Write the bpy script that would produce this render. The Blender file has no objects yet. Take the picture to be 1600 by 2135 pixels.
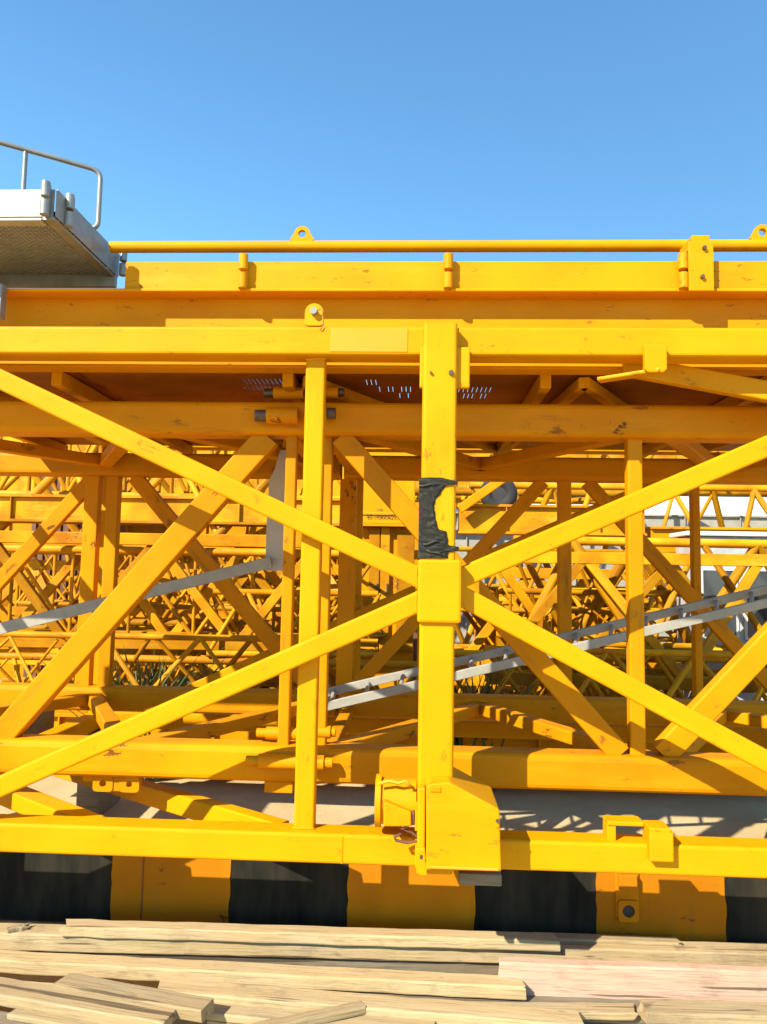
import bpy, bmesh, math, random
from mathutils import Vector, Matrix

random.seed(7)
R = math.radians
sc = bpy.context.scene
COL = sc.collection

# ------------------------------------------------------------------ camera
CAM_H = 1.72
cam = bpy.data.cameras.new('camera')
cam.sensor_fit = 'VERTICAL'
cam.sensor_height = 36.0
cam.lens = 36.0 * 1540 / 2135
cam.clip_start = 0.05
cam.clip_end = 3000
camo = bpy.data.objects.new('camera', cam)
COL.objects.link(camo)
ROT = (Matrix.Rotation(R(2.54), 3, 'Z') @ Matrix.Rotation(R(90 + 4.81), 3, 'X') @ Matrix.Rotation(R(0.99), 3, 'Z'))
camo.matrix_world = Matrix.Translation((0, 0, CAM_H)) @ ROT.to_4x4()
sc.camera = camo

# ------------------------------------------------------------------ sky and sun
SUN_EL, SUN_AZ = 37.0, 41.0          # azimuth: degrees to the left of straight behind the camera
sun_vec = Vector((-math.sin(R(SUN_AZ)) * math.cos(R(SUN_EL)), -math.cos(R(SUN_AZ)) * math.cos(R(SUN_EL)), math.sin(R(SUN_EL))))
world = bpy.data.worlds.new('World')
sc.world = world
world.use_nodes = True
wn = world.node_tree
wn.nodes.clear()
sky = wn.nodes.new('ShaderNodeTexSky')
sky.sky_type = 'NISHITA'
sky.sun_disc = False
sky.sun_elevation = R(SUN_EL)
sky.sun_rotation = R(180 - SUN_AZ)
sky.altitude = 0
sky.air_density = 1.5
sky.dust_density = 0.0
sky.ozone_density = 10.0
bg = wn.nodes.new('ShaderNodeBackground')
bg.inputs['Strength'].default_value = 0.115
wo = wn.nodes.new('ShaderNodeOutputWorld')
tint = wn.nodes.new('ShaderNodeMix')                    # clear dry air: a touch more cyan, evenly over the whole sky
tint.data_type = 'RGBA'
tint.blend_type = 'MULTIPLY'
tint.inputs[0].default_value = 1.0
tint.inputs[7].default_value = (0.95, 1.10, 1.0, 1)
wn.links.new(sky.outputs[0], tint.inputs[6])
wn.links.new(tint.outputs[2], bg.inputs[0])
wn.links.new(bg.outputs[0], wo.inputs[0])
sl = bpy.data.lights.new('sun', 'SUN')
sl.energy = 4.9
sl.angle = R(0.53)
sl.color = (1.0, 0.93, 0.78)
so = bpy.data.objects.new('sun', sl)
COL.objects.link(so)
so.rotation_euler = sun_vec.to_track_quat('Z', 'Y').to_euler()
so.location = sun_vec * 40

sc.view_settings.view_transform = 'Standard'
sc.view_settings.look = 'None'
sc.view_settings.exposure = 1.08
sc.view_settings.gamma = 1.0
sc.render.engine = 'CYCLES'
sc.cycles.max_bounces = 6
sc.cycles.diffuse_bounces = 3
sc.cycles.glossy_bounces = 2
sc.cycles.adaptive_threshold = 0.02
sc.cycles.use_denoising = True


# ------------------------------------------------------------------ where a sight line meets a plane
def V(px, py, Y):
    d = ROT @ Vector(((px - 800) / 1540, -(py - 1067.5) / 1540, -1.0))
    return Vector((0, 0, CAM_H)) + d * (Y / d.y)


def VZ(px, py, z):
    d = ROT @ Vector(((px - 800) / 1540, -(py - 1067.5) / 1540, -1.0))
    return Vector((0, 0, CAM_H)) + d * ((z - CAM_H) / d.z)


# ------------------------------------------------------------------ materials
def new_mat(name):
    m = bpy.data.materials.new(name)
    m.use_nodes = True
    nt = m.node_tree
    return m, nt, nt.nodes['Principled BSDF']


def N(nt, t, **kw):
    n = nt.nodes.new(t)
    for k, v in kw.items():
        if k in n.inputs:
            n.inputs[k].default_value = v
        else:
            setattr(n, k, v)
    return n


def noise(nt, co, scale, detail=4, rough=0.55, stretch=(1, 1, 1)):
    mp = N(nt, 'ShaderNodeMapping')
    mp.inputs['Scale'].default_value = stretch
    nt.links.new(co, mp.inputs['Vector'])
    n = N(nt, 'ShaderNodeTexNoise', Scale=scale, Detail=detail, Roughness=rough)
    nt.links.new(mp.outputs[0], n.inputs['Vector'])
    return n.outputs['Fac']


def ramp(nt, fac, lo, hi):
    r = N(nt, 'ShaderNodeMapRange')
    r.inputs['From Min'].default_value = lo
    r.inputs['From Max'].default_value = hi
    nt.links.new(fac, r.inputs['Value'])
    return r.outputs['Result']


def mul(nt, a, k):
    m = N(nt, 'ShaderNodeMath', operation='MULTIPLY')
    nt.links.new(a, m.inputs[0])
    if isinstance(k, (int, float)):
        m.inputs[1].default_value = k
    else:
        nt.links.new(k, m.inputs[1])
    return m.outputs[0]


def mix(nt, fac, a, b):
    m = N(nt, 'ShaderNodeMix', data_type='RGBA')
    if isinstance(fac, (int, float)):
        m.inputs[0].default_value = fac
    else:
        nt.links.new(fac, m.inputs[0])
    for i, c in ((6, a), (7, b)):
        if isinstance(c, tuple):
            m.inputs[i].default_value = (*c, 1)
        else:
            nt.links.new(c, m.inputs[i])
    return m.outputs[2]


def coords(nt):
    """object space, shifted for every object so that no two carry the same marks"""
    tc = N(nt, 'ShaderNodeTexCoord')
    oi = N(nt, 'ShaderNodeObjectInfo')
    ad = N(nt, 'ShaderNodeVectorMath', operation='MULTIPLY_ADD')
    ad.inputs[1].default_value = (1, 1, 1)
    k = N(nt, 'ShaderNodeMath', operation='MULTIPLY')
    k.inputs[1].default_value = 37.0
    nt.links.new(oi.outputs['Random'], k.inputs[0])
    nt.links.new(tc.outputs['Object'], ad.inputs[0])
    nt.links.new(k.outputs[0], ad.inputs[2])
    return ad.outputs[0], oi.outputs['Random']


def bump(nt, bs, h, strength, dist=0.01):
    b = N(nt, 'ShaderNodeBump', Strength=strength, Distance=dist)
    nt.links.new(h, b.inputs['Height'])
    nt.links.new(b.outputs[0], bs.inputs['Normal'])


def paint(name, c1, c2, faded, rust=0.5, scratch=0.5, rough=0.42, vary=0.1, run=(0.16, 1, 1), chip=26.0):
    m, nt, bs = new_mat(name)
    co, rnd = coords(nt)
    big = noise(nt, co, 2.4, 3)
    col = mix(nt, ramp(nt, big, 0.35, 0.68), c1, c2)
    col = mix(nt, mul(nt, ramp(nt, noise(nt, co, 1.3, 5, 0.65), 0.50, 0.72), 0.24), col, tuple(x * 0.62 for x in c2))
    # rubbed grime in streaks along the member
    stn = noise(nt, co, 9.0, 4, 0.7, run)
    col = mix(nt, mul(nt, ramp(nt, stn, 0.45, 0.30), 0.5), col, faded)
    col = mix(nt, mul(nt, ramp(nt, stn, 0.60, 0.76), 0.45 * scratch), col, (0.22, 0.10, 0.02))
    # chips and rust
    ch = ramp(nt, noise(nt, co, chip, 5, 0.75, (0.45, 1, 1)), 0.615, 0.645)
    ch = mul(nt, ch, ramp(nt, big, 0.42, 0.62))
    col = mix(nt, mul(nt, ch, rust), col, (0.07, 0.03, 0.014))
    hs = N(nt, 'ShaderNodeHueSaturation')
    nt.links.new(col, hs.inputs['Color'])
    v = N(nt, 'ShaderNodeMapRange')
    v.inputs['To Min'].default_value = 1 - vary
    v.inputs['To Max'].default_value = 1 + vary * 0.6
    nt.links.new(rnd, v.inputs['Value'])
    nt.links.new(v.outputs[0], hs.inputs['Value'])
    nt.links.new(hs.outputs[0], bs.inputs['Base Color'])
    rr = N(nt, 'ShaderNodeMapRange')
    rr.inputs['To Min'].default_value = rough - 0.08
    rr.inputs['To Max'].default_value = rough + 0.2
    nt.links.new(stn, rr.inputs['Value'])
    nt.links.new(rr.outputs[0], bs.inputs['Roughness'])
    bs.inputs['Specular IOR Level'].default_value = 0.10
    bump(nt, bs, noise(nt, co, 8.0, 1, 0.6), 0.16, 0.012)
    return m


def plain(name, c, rough=0.6, metal=0.0, var=0.25, scale=8.0, stretch=(1, 1, 1), dark=None, bmp=0.15, bs_scale=30):
    m, nt, bs = new_mat(name)
    co, rnd = coords(nt)
    d = dark or tuple(x * (1 - var) for x in c)
    col = mix(nt, ramp(nt, noise(nt, co, scale, 3, 0.65, stretch), 0.35, 0.7), c, d)
    nt.links.new(col, bs.inputs['Base Color'])
    bs.inputs['Roughness'].default_value = rough
    bs.inputs['Metallic'].default_value = metal
    if bmp:
        bump(nt, bs, noise(nt, co, bs_scale, 2, 0.65, stretch), bmp, 0.008)
    return m


M = {}
M['frame'] = paint('yellow_gloss_paint', (0.63, 0.285, 0.001), (0.59, 0.245, 0.001), (0.63, 0.31, 0.006), rust=0.5, scratch=0.45, vary=0.06)
M['platform'] = paint('yellow_platform_paint', (0.62, 0.265, 0.001), (0.57, 0.22, 0.001), (0.63, 0.30, 0.012), rust=0.7, scratch=0.6, vary=0.06)
M['mast'] = paint('worn_orange_yellow_paint', (0.62, 0.245, 0.001), (0.56, 0.20, 0.001), (0.62, 0.28, 0.006), rust=0.85, scratch=1.7, vary=0.1, chip=13.0)
M['jib'] = paint('bleached_yellow_shade_brown', (0.60, 0.28, 0.005), (0.40, 0.135, 0.003), (0.60, 0.34, 0.04), rust=0.85, scratch=1.2, vary=0.38)  # browns and wide tone spread stand in for shadowed gaps and highlights
M['floor'] = paint('red_brown_floor', (0.30, 0.08, 0.004), (0.24, 0.058, 0.004), (0.33, 0.10, 0.008), rust=0.8, scratch=0.8)  # much darker and redder than the walkway's yellow
M['patch'] = paint('pale_primer_patch', (0.61, 0.30, 0.03), (0.60, 0.275, 0.02), (0.62, 0.32, 0.05), rust=0.2, scratch=0.2)
M['stripe'] = paint('dusty_yellow_stripe_paint', (0.46, 0.17, 0.002), (0.38, 0.125, 0.003), (0.34, 0.15, 0.015), rust=0.8, scratch=1.3, run=(1, 1, 0.1), rough=0.6, chip=15.0)
M['galv'] = plain('galvanised_steel', (0.29, 0.285, 0.26), 0.5, 0.45, 0.28, 12, bmp=0.05)
M['galv_pale'] = plain('weathered_galvanised_steel', (0.36, 0.345, 0.29), 0.55, 0.2, 0.2, 10, bmp=0.05)
M['black'] = plain('black_stripe_paint', (0.009, 0.009, 0.007), 0.8, 0, 0, 7, (1, 1, 0.25), dark=(0.035, 0.029, 0.018), bmp=0.3)
M['black'].node_tree.nodes['Principled BSDF'].inputs['Specular IOR Level'].default_value = 0.12
M['wrap'] = plain('dark_plastic_wrap', (0.026, 0.025, 0.018), 0.6, 0, 0, 14, dark=(0.05, 0.045, 0.03), bmp=0.3, bs_scale=18)
M['steel'] = plain('dull_bolt_steel', (0.16, 0.12, 0.09), 0.5, 0.6, 0.5, 40)
M['rust'] = plain('rust_and_gap_shade_brown', (0.16, 0.065, 0.03), 0.75, 0, 0.5, 9)  # rust, and also the shade of dark gaps in the far piles
M['rubber'] = plain('tyre_rubber', (0.02, 0.02, 0.02), 0.8, 0, 0.3, 12)
M['white'] = plain('white_panel_paint', (0.70, 0.67, 0.60), 0.5, 0, 0.12, 3, bmp=0.02)
M['dark'] = plain('dark_trim_and_hole_shade', (0.03, 0.028, 0.026), 0.6, 0, 0.4, 6)  # trim, and also the shade inside the lug's hole
M['shed'] = plain('pale_shed_cladding', (0.50, 0.44, 0.34), 0.8, 0, 0.3, 1.5)
M['grey_blue'] = plain('grey_blue_cabinet_paint', (0.44, 0.45, 0.44), 0.5, 0, 0.3, 4)
M['dark_sheet'] = plain('weathered_dark_plywood', (0.03, 0.027, 0.018), 0.9, 0, 0.4, 7)
M['plate'] = plain('zinc_sheet', (0.52, 0.50, 0.47), 0.6, 0, 0.15, 5, bmp=0.05)
M['grease'] = plain('black_lettering_paint', (0.04, 0.03, 0.015), 0.6, 0, 0.2, 20, bmp=0)
M['glass'] = plain('tinted_glass', (0.05, 0.06, 0.07), 0.1, 0, 0.1, 3, bmp=0)


def wood(name, c, d, grey):
    m, nt, bs = new_mat(name)
    co, rnd = coords(nt)
    col = mix(nt, ramp(nt, noise(nt, co, 16, 6, 0.7, (0.07, 1, 1)), 0.36, 0.68), c, d)
    col = mix(nt, mul(nt, ramp(nt, noise(nt, co, 3.0, 5, 0.6, (0.5, 1, 1)), 0.45, 0.7), 0.7), col, grey)
    stain = ramp(nt, noise(nt, co, 5.0, 6, 0.75, (0.6, 1, 1)), 0.55, 0.66)
    col = mix(nt, mul(nt, stain, 0.42), col, (0.17, 0.125, 0.075))
    fine = noise(nt, co, 130, 3, 0.75, (0.03, 1, 1))
    col = mix(nt, mul(nt, ramp(nt, fine, 0.50, 0.66), 0.62), col, tuple(x * 0.55 for x in d))
    knots = ramp(nt, noise(nt, co, 9.0, 3, 0.5, (0.5, 1, 1)), 0.66, 0.74)
    col = mix(nt, mul(nt, knots, 0.7), col, (0.12, 0.06, 0.025))
    cracks = ramp(nt, noise(nt, co, 30, 2, 0.5, (0.025, 1, 1)), 0.655, 0.675)
    col = mix(nt, mul(nt, cracks, 0.8), col, (0.06, 0.035, 0.015))
    hs = N(nt, 'ShaderNodeHueSaturation')
    nt.links.new(col, hs.inputs['Color'])
    v = N(nt, 'ShaderNodeMapRange')
    v.inputs['To Min'].default_value = 0.72
    v.inputs['To Max'].default_value = 1.1
    nt.links.new(rnd, v.inputs['Value'])
    nt.links.new(v.outputs[0], hs.inputs['Value'])
    nt.links.new(hs.outputs[0], bs.inputs['Base Color'])
    bs.inputs['Roughness'].default_value = 0.85
    bump(nt, bs, fine, 0.45, 0.006)
    return m


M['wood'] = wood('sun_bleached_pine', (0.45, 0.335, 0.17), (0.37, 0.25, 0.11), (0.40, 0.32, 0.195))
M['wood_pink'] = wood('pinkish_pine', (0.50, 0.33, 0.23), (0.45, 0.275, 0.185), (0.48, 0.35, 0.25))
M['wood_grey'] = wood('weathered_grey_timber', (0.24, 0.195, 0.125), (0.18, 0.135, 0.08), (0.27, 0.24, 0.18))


def ground_mat():
    m, nt, bs = new_mat('dusty_concrete')
    g = N(nt, 'ShaderNodeNewGeometry')
    co = g.outputs['Position']
    col = mix(nt, ramp(nt, noise(nt, co, 0.9, 8, 0.65), 0.35, 0.68), (0.56, 0.42, 0.215), (0.41, 0.295, 0.14))
    col = mix(nt, mul(nt, ramp(nt, noise(nt, co, 60, 3, 0.7), 0.55, 0.8), 0.6), col, (0.20, 0.17, 0.13))
    col = mix(nt, mul(nt, ramp(nt, noise(nt, co, 4, 6, 0.7), 0.60, 0.72), 0.4), col, (0.16, 0.13, 0.09))
    nt.links.new(col, bs.inputs['Base Color'])
    bs.inputs['Roughness'].default_value = 0.95
    bump(nt, bs, noise(nt, co, 45, 7, 0.7), 0.6, 0.01)
    return m


M['ground'] = ground_mat()


# ------------------------------------------------------------------ building blocks
def link(name, me, mat, mw, parent=None):
    o = bpy.data.objects.new(name, me)
    COL.objects.link(o)
    if mat is not None and not me.materials:
        me.materials.append(M[mat])
    if parent is not None:
        o.parent = parent
        base = parent
        o.matrix_parent_inverse = WORLD[parent.name].inverted()
    o.matrix_basis = mw
    WORLD[o.name] = mw.copy()
    return o


WORLD = {}


def thing(name, loc, label, cat, group=None):
    o = bpy.data.objects.new(name, None)
    COL.objects.link(o)
    o.empty_display_size = 0.2
    o.location = loc
    WORLD[o.name] = Matrix.Translation(loc)
    tag(o, label, cat, group)
    return o


def tag(o, label, cat, group=None):
    o['label'] = label
    o['category'] = cat
    if group:
        o['group'] = group
    return o


def from_bm(bm, name):
    bmesh.ops.recalc_face_normals(bm, faces=bm.faces[:])
    me = bpy.data.meshes.new(name)
    bm.to_mesh(me)
    bm.free()
    return me


def axes(a, b, hint):
    x = (b - a).normalized()
    y = (hint - x * hint.dot(x)).normalized()
    z = x.cross(y)
    return Matrix((x, y, z)).transposed().to_4x4()


def section(w, t, r, seg=3):
    """rounded rectangle in local Y (t) and Z (w)"""
    r = min(r, w * 0.45, t * 0.45)
    pts = []
    for cy, cz, a0 in ((t / 2 - r, w / 2 - r, 0), (-t / 2 + r, w / 2 - r, 90), (-t / 2 + r, -w / 2 + r, 180), (t / 2 - r, -w / 2 + r, 270)):
        for i in range(seg + 1):
            a = R(a0 + 90 * i / seg)
            pts.append((cy + r * math.cos(a), cz + r * math.sin(a)))
    return pts


def sweep(secs, xs):
    bm = bmesh.new()
    rings = [[bm.verts.new((x, p[0], p[1])) for p in s] for s, x in zip(secs, xs)]
    n = len(secs[0])
    for r0, r1 in zip(rings, rings[1:]):
        for i in range(n):
            bm.faces.new((r0[i], r0[(i + 1) % n], r1[(i + 1) % n], r1[i]))
    bm.faces.new(rings[0])
    bm.faces.new(list(reversed(rings[-1])))
    return bm


YH = Vector((0, 1, 0))


def bar(name, a, b, w, t, mat, parent=None, r=0.008, hint=YH):
    """box-section member from a to b, w across the picture plane, t deep"""
    a, b = Vector(a), Vector(b)
    L = (b - a).length
    s = section(w, t, r)
    bm = sweep([s, s], [-L / 2, L / 2])
    return link(name, from_bm(bm, name), mat, Matrix.Translation((a + b) / 2) @ axes(a, b, hint), parent)


def pipe(name, a, b, r, mat, parent=None, seg=14, smooth=True):
    a, b = Vector(a), Vector(b)
    L = (b - a).length
    s = [(r * math.cos(2 * math.pi * i / seg), r * math.sin(2 * math.pi * i / seg)) for i in range(seg)]
    me = from_bm(sweep([s, s], [-L / 2, L / 2]), name)
    if smooth:
        for p in me.polygons:
            p.use_smooth = len(p.vertices) == 4
        me.set_sharp_from_angle(angle=R(50)) if hasattr(me, 'set_sharp_from_angle') else None
    h = YH if abs((b - a).normalized().y) < 0.95 else Vector((0, 0, 1))
    return link(name, me, mat, Matrix.Translation((a + b) / 2) @ axes(a, b, h), parent)


def tube_path(name, pts, r, mat, parent=None, seg=10):
    pts = [Vector(p) for p in pts]
    c = sum(pts, Vector()) / len(pts)
    bm = bmesh.new()
    rings = []
    for i, p in enumerate(pts):
        d = (pts[min(i + 1, len(pts) - 1)] - pts[max(i - 1, 0)]).normalized()
        h = YH if abs(d.y) < 0.9 else Vector((0, 0, 1))
        A = axes(Vector(), d, h).to_3x3()
        rings.append([bm.verts.new(p - c + A @ Vector((0, r * math.cos(2 * math.pi * k / seg), r * math.sin(2 * math.pi * k / seg)))) for k in range(seg)])
    for r0, r1 in zip(rings, rings[1:]):
        for k in range(seg):
            bm.faces.new((r0[k], r0[(k + 1) % seg], r1[(k + 1) % seg], r1[k]))
    bm.faces.new(rings[0]); bm.faces.new(list(reversed(rings[-1])))
    me = from_bm(bm, name)
    for p in me.polygons:
        p.use_smooth = True
    return link(name, me, mat, Matrix.Translation(c), parent)


def box(name, lo, hi, mat, parent=None, bev=0.004, rot=None):
    lo, hi = Vector(lo), Vector(hi)
    s, c = hi - lo, (lo + hi) / 2
    bm = bmesh.new()
    bmesh.ops.create_cube(bm, size=1.0)
    for v in bm.verts:
        v.co = Vector((v.co.x * s.x, v.co.y * s.y, v.co.z * s.z))
    if bev:
        bmesh.ops.bevel(bm, geom=bm.edges[:], offset=min(bev, min(s) * 0.3), segments=2, affect='EDGES', profile=0.5)
    mw = Matrix.Translation(c)
    if rot is not None:
        mw = mw @ rot
    return link(name, from_bm(bm, name), mat, mw, parent)


def prism(name, poly, y0, y1, mat, parent=None, bev=0.003):
    """plate with the outline poly [(x, z)...] between two depths"""
    cx = sum(p[0] for p in poly) / len(poly)
    cz = sum(p[1] for p in poly) / len(poly)
    bm = bmesh.new()
    f = [bm.verts.new((p[0] - cx, (y0 - y1) / 2, p[1] - cz)) for p in poly]
    g = [bm.verts.new((p[0] - cx, (y1 - y0) / 2, p[1] - cz)) for p in poly]
    n = len(poly)
    bm.faces.new(f); bm.faces.new(list(reversed(g)))
    for i in range(n):
        bm.faces.new((f[i], g[i], g[(i + 1) % n], f[(i + 1) % n]))
    if bev:
        bmesh.ops.bevel(bm, geom=bm.edges[:], offset=min(bev, abs(y1 - y0) * 0.3), segments=2, affect='EDGES', profile=0.5)
    return link(name, from_bm(bm, name), mat, Matrix.Translation((cx, (y0 + y1) / 2, cz)), parent)


def plate_px(name, pix, Y, t, mat, parent=None, bev=0.003):
    pts = [V(x, y, Y) for x, y in pix]
    return prism(name, [(p.x, p.z) for p in pts], Y, Y + t, mat, parent, bev)


def holed(name, c, hole, outline, t, mat, parent=None):
    """plate across Y round a hole: outline(angle) gives the outer radius"""
    n = 28
    bm = bmesh.new()
    vs = []
    for y in (-t / 2, t / 2):
        o, i = [], []
        for k in range(n):
            a = 2 * math.pi * k / n
            ro = outline(a)
            o.append(bm.verts.new((ro * math.cos(a), y, ro * math.sin(a))))
            i.append(bm.verts.new((hole * math.cos(a), y, hole * math.sin(a))))
        vs.append((o, i))
    (o0, i0), (o1, i1) = vs
    for k in range(n):
        j = (k + 1) % n
        bm.faces.new((o0[k], o0[j], i0[j], i0[k]))
        bm.faces.new((o1[j], o1[k], i1[k], i1[j]))
        bm.faces.new((o0[j], o0[k], o1[k], o1[j]))
        bm.faces.new((i0[k], i0[j], i1[j], i1[k]))
    return link(name, from_bm(bm, name), mat, Matrix.Translation(c), parent)


UNIT = {}


def lacing(name, a, b, r, mat, parent, seg=8):
    """thin tube that shares one mesh with its likes"""
    a, b = Vector(a), Vector(b)
    key = (mat, seg)
    if key not in UNIT:
        s = [(math.cos(2 * math.pi * i / seg), math.sin(2 * math.pi * i / seg)) for i in range(seg)]
        me = from_bm(sweep([s, s], [-0.5, 0.5]), 'lacing_tube')
        for p in me.polygons:
            p.use_smooth = len(p.vertices) == 4
        me.set_sharp_from_angle(angle=R(60))
        me.materials.append(M[mat])
        UNIT[key] = me
    L = (b - a).length
    h = YH if abs((b - a).normalized().y) < 0.95 else Vector((0, 0, 1))
    mw = Matrix.Translation((a + b) / 2) @ axes(a, b, h) @ Matrix.Diagonal((L, r, r, 1))
    return link(name, UNIT[key], None, mw, parent)


def bolt(p, r, parent, mat='steel', axis='Y', length=0.02):
    d = {'Y': Vector((0, 1, 0)), 'X': Vector((1, 0, 0)), 'Z': Vector((0, 0, 1))}[axis]
    return pipe('bolt', Vector(p) - d * length / 2, Vector(p) + d * length / 2, r, mat, parent, seg=6, smooth=False)


# ================================================================== the setting
def ground():
    bm = bmesh.new()
    xs = [-400, -60, -12] + [-8 + i * 0.5 for i in range(33)] + [12, 60, 400]
    ys = [-60, -8, -2] + [0.5 * i for i in range(0, 25)] + [16, 30, 90, 600]
    rr = random.Random(3)
    grid = [[bm.verts.new((x, y, rr.uniform(-0.012, 0.0) if abs(x) < 9 and 0 < y < 12 else 0)) for x in xs] for y in ys]
    for j in range(len(ys) - 1):
        for i in range(len(xs) - 1):
            bm.faces.new((grid[j][i], grid[j][i + 1], grid[j + 1][i + 1], grid[j + 1][i]))
    o = link('ground', from_bm(bm, 'ground'), 'ground', Matrix.Identity(4))
    o['kind'] = 'structure'
    o['label'] = 'dusty pale concrete yard the crane parts lie on'


ground()

# ================================================================== the climbing cage in front
FY = 3.0                 # front of the near rails
RY = 5.35                # front of the far rails
cage = thing('crane_climbing_cage', V(915, 1830, FY) * 1.0, 'bright yellow box-section cage with crossed braces round the mast sections', 'crane cage')
ZT0, ZT1 = V(800, 740, FY).z, V(800, 681, FY).z           # top rail, bottom and top edge
ZB0, ZB1 = V(800, 1806, FY).z, V(800, 1743, FY).z
XL, XR = -2.35, 2.75


def side_frame(Y, near):
    td = 0.125
    for z0, z1 in ((ZT0, ZT1), (ZB0, ZB1)):
        nm = 'top_rail' if z0 > CAM_H else 'bottom_rail'
        zc, h = (z0 + z1) / 2, z1 - z0
        bar(nm, (XL, Y + td / 2, zc), (XR, Y + td / 2, zc), h, td, 'frame', cage, r=0.012)
    # middle post, proud of the rails
    c0, c1 = V(919, 676, 2.935), V(908, 1640, 2.935)
    xc = (c0.x + c1.x) / 2
    off = Y - FY
    ptop = V(919, 674, 2.935).z
    pw = 0.138
    bar('post', (xc, 2.935 + off + 0.07, ptop), (xc, 2.935 + off + 0.07, ZB0 + 0.002), pw, 0.14, 'frame', cage, r=0.014)
    # narrower post beside it, behind the braces
    lx = (V(658, 760, 3.05).x + V(634, 1710, 3.05).x) / 2
    bar('post', (lx, 3.05 + off + 0.032, ZT0 - 0.001), (lx, 3.05 + off + 0.032, ZB1 + 0.001), 0.083, 0.064, 'frame', cage, r=0.01)
    # end posts
    for x in (XL + 0.06, XR - 0.06):
        bar('post', (x, Y + 0.062, ZT0 - 0.001), (x, Y + 0.062, ZB1 + 0.001), 0.12, 0.118, 'frame', cage, r=0.012)
    by = 2.985 + off + 0.029
    for (p, q) in (((885, 1210), (-75, 755)), ((885, 1250), (-150, 1707)), ((950, 1210), (2010, 755)), ((950, 1236), (1870, 1735))):
        a, b = V(*p, 2.985), V(*q, 2.985)
        a.y = b.y = by
        bar('brace', a, b, 0.083, 0.057, 'frame', cage, r=0.01)
    # sleeve plate where the braces meet
    s0, s1 = V(872, 1166, 2.915), V(962, 1300, 2.915)
    box('gusset', (s0.x, 2.915 + off, s1.z), (s1.x, 2.915 + off + 0.155, s0.z), 'frame', cage, bev=0.01)
    g0, g1 = V(876, 752, 2.96), V(980, 808, 2.96)
    box('gusset', (g0.x, 2.965 + off, g1.z), (g1.x, 2.995 + off, g0.z + 0.06), 'frame', cage, bev=0.006)


side_frame(FY, True)
side_frame(RY, False)
for x in (XL + 0.06, XR - 0.06):
    for z0, z1 in ((ZT0, ZT1), (ZB0, ZB1)):
        bar('cross_rail', (x, FY + 0.127, (z0 + z1) / 2), (x, RY - 0.002, (z0 + z1) / 2), z1 - z0 - 0.01, 0.11, 'frame', cage, r=0.012, hint=Vector((1, 0, 0)))
# diagonals and cross members in the cage's floor, seen under the mast
for (p, q) in (((60, 1690), (600, 1725)), ):
    a, b = V(*p, 3.9), V(*q, 3.25)
    bar('floor_brace', (a.x - 0.3, 4.3, ZB1 - 0.05), (b.x, 3.14, ZB1 - 0.05), 0.07, 0.09, 'frame', cage, r=0.008, hint=Vector((0, 0, 1)))
bar('floor_brace', (V(-330, 1700, 4.4).x, 4.6, ZB1 - 0.055), (V(210, 1740, 3.2).x, 3.135, ZB1 - 0.055), 0.10, 0.08, 'frame', cage, r=0.008, hint=Vector((0, 0, 1)))



def weld(a, b):
    rr = random.Random(int(a.x * 1000) + int(a.z * 777))
    n = max(4, int((b - a).length / 0.012))
    tube_path('weld_bead', [a.lerp(b, i / n) + Vector((rr.uniform(-.0012, .0012), rr.uniform(-.001, .001), rr.uniform(-.0012, .0012))) for i in range(n + 1)], 0.0045, 'frame', cage, 6)


gx = (V(872, 1166, 2.915).x, V(962, 1300, 2.915).x)
for (px, py, sgn) in ((872, 1204, 0), (872, 1256, 0), (962, 1205, 1), (962, 1243, 1)):
    p = V(px, py, 2.985)
    x = gx[sgn] + (0.004 if sgn else -0.004)
    weld(Vector((x, 2.984, p.z - 0.047)), Vector((x, 2.984, p.z + 0.047)))
lxw = (V(658, 760, 3.05).x + V(634, 1710, 3.05).x) / 2
for z in (ZT0 - 0.003, ZB1 + 0.003):
    weld(Vector((lxw - 0.044, 3.049, z)), Vector((lxw + 0.044, 3.049, z)))
pxc = (V(919, 676, 2.935).x + V(908, 1640, 2.935).x) / 2
for sg in (-1, 1):
    weld(Vector((pxc + sg * 0.071, 2.998, ZT0)), Vector((pxc + sg * 0.071, 2.998, ZT1)))
# bolts and marks on the post head
for px in (899, 941):
    bolt(V(px, 777, 2.932), 0.011 if px > 920 else 0.006, cage, length=0.016)
# repainted patch and weld seam on the top rail
p0, p1 = V(690, 684, FY), V(850, 734, FY)
box('paint_patch', (p0.x, FY - 0.0025, p1.z), (p1.x, FY + 0.004, p0.z), 'patch', cage, bev=0.001)
p0 = V(714, 1750, FY)
box('weld_seam', (p0.x - 0.003, FY - 0.0022, ZB0 + 0.004), (p0.x + 0.003, FY + 0.004, ZB1 - 0.008), 'mast', cage, bev=0.001)
# pin lug on the top rail
c = V(656, 653, 3.02)
zr = ZT1 - c.z


def lug_outline(a, r=0.040, drop=0.06, half=0.042):
    x, z = math.cos(a), math.sin(a)
    if z >= 0:
        return r
    k = 1e9
    if abs(x) > 1e-6:
        k = half / abs(x)
    return min(max(r, 0), 1e9) if k < 0 else min(k, drop / max(1e-6, -z)) if -z > 0.2 else r


lug = holed('pin_lug', c, 0.013, lambda a: lug_outline(a, 0.039, 0.056, 0.039), 0.02, 'frame', cage)
pipe('pin', c - Vector((0, 0.035, 0)), c + Vector((0, 0.03, 0)), 0.0145, 'galv', cage)
tube_path('safety_clip', [c + Vector(v) for v in ((0.012, -0.026, 0.0), (0.03, -0.028, 0.01), (0.041, -0.028, -0.01), (0.043, -0.028, -0.045), (0.036, -0.028, -0.075), (0.028, -0.026, -0.08))], 0.0022, 'steel', cage, 6)
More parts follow.
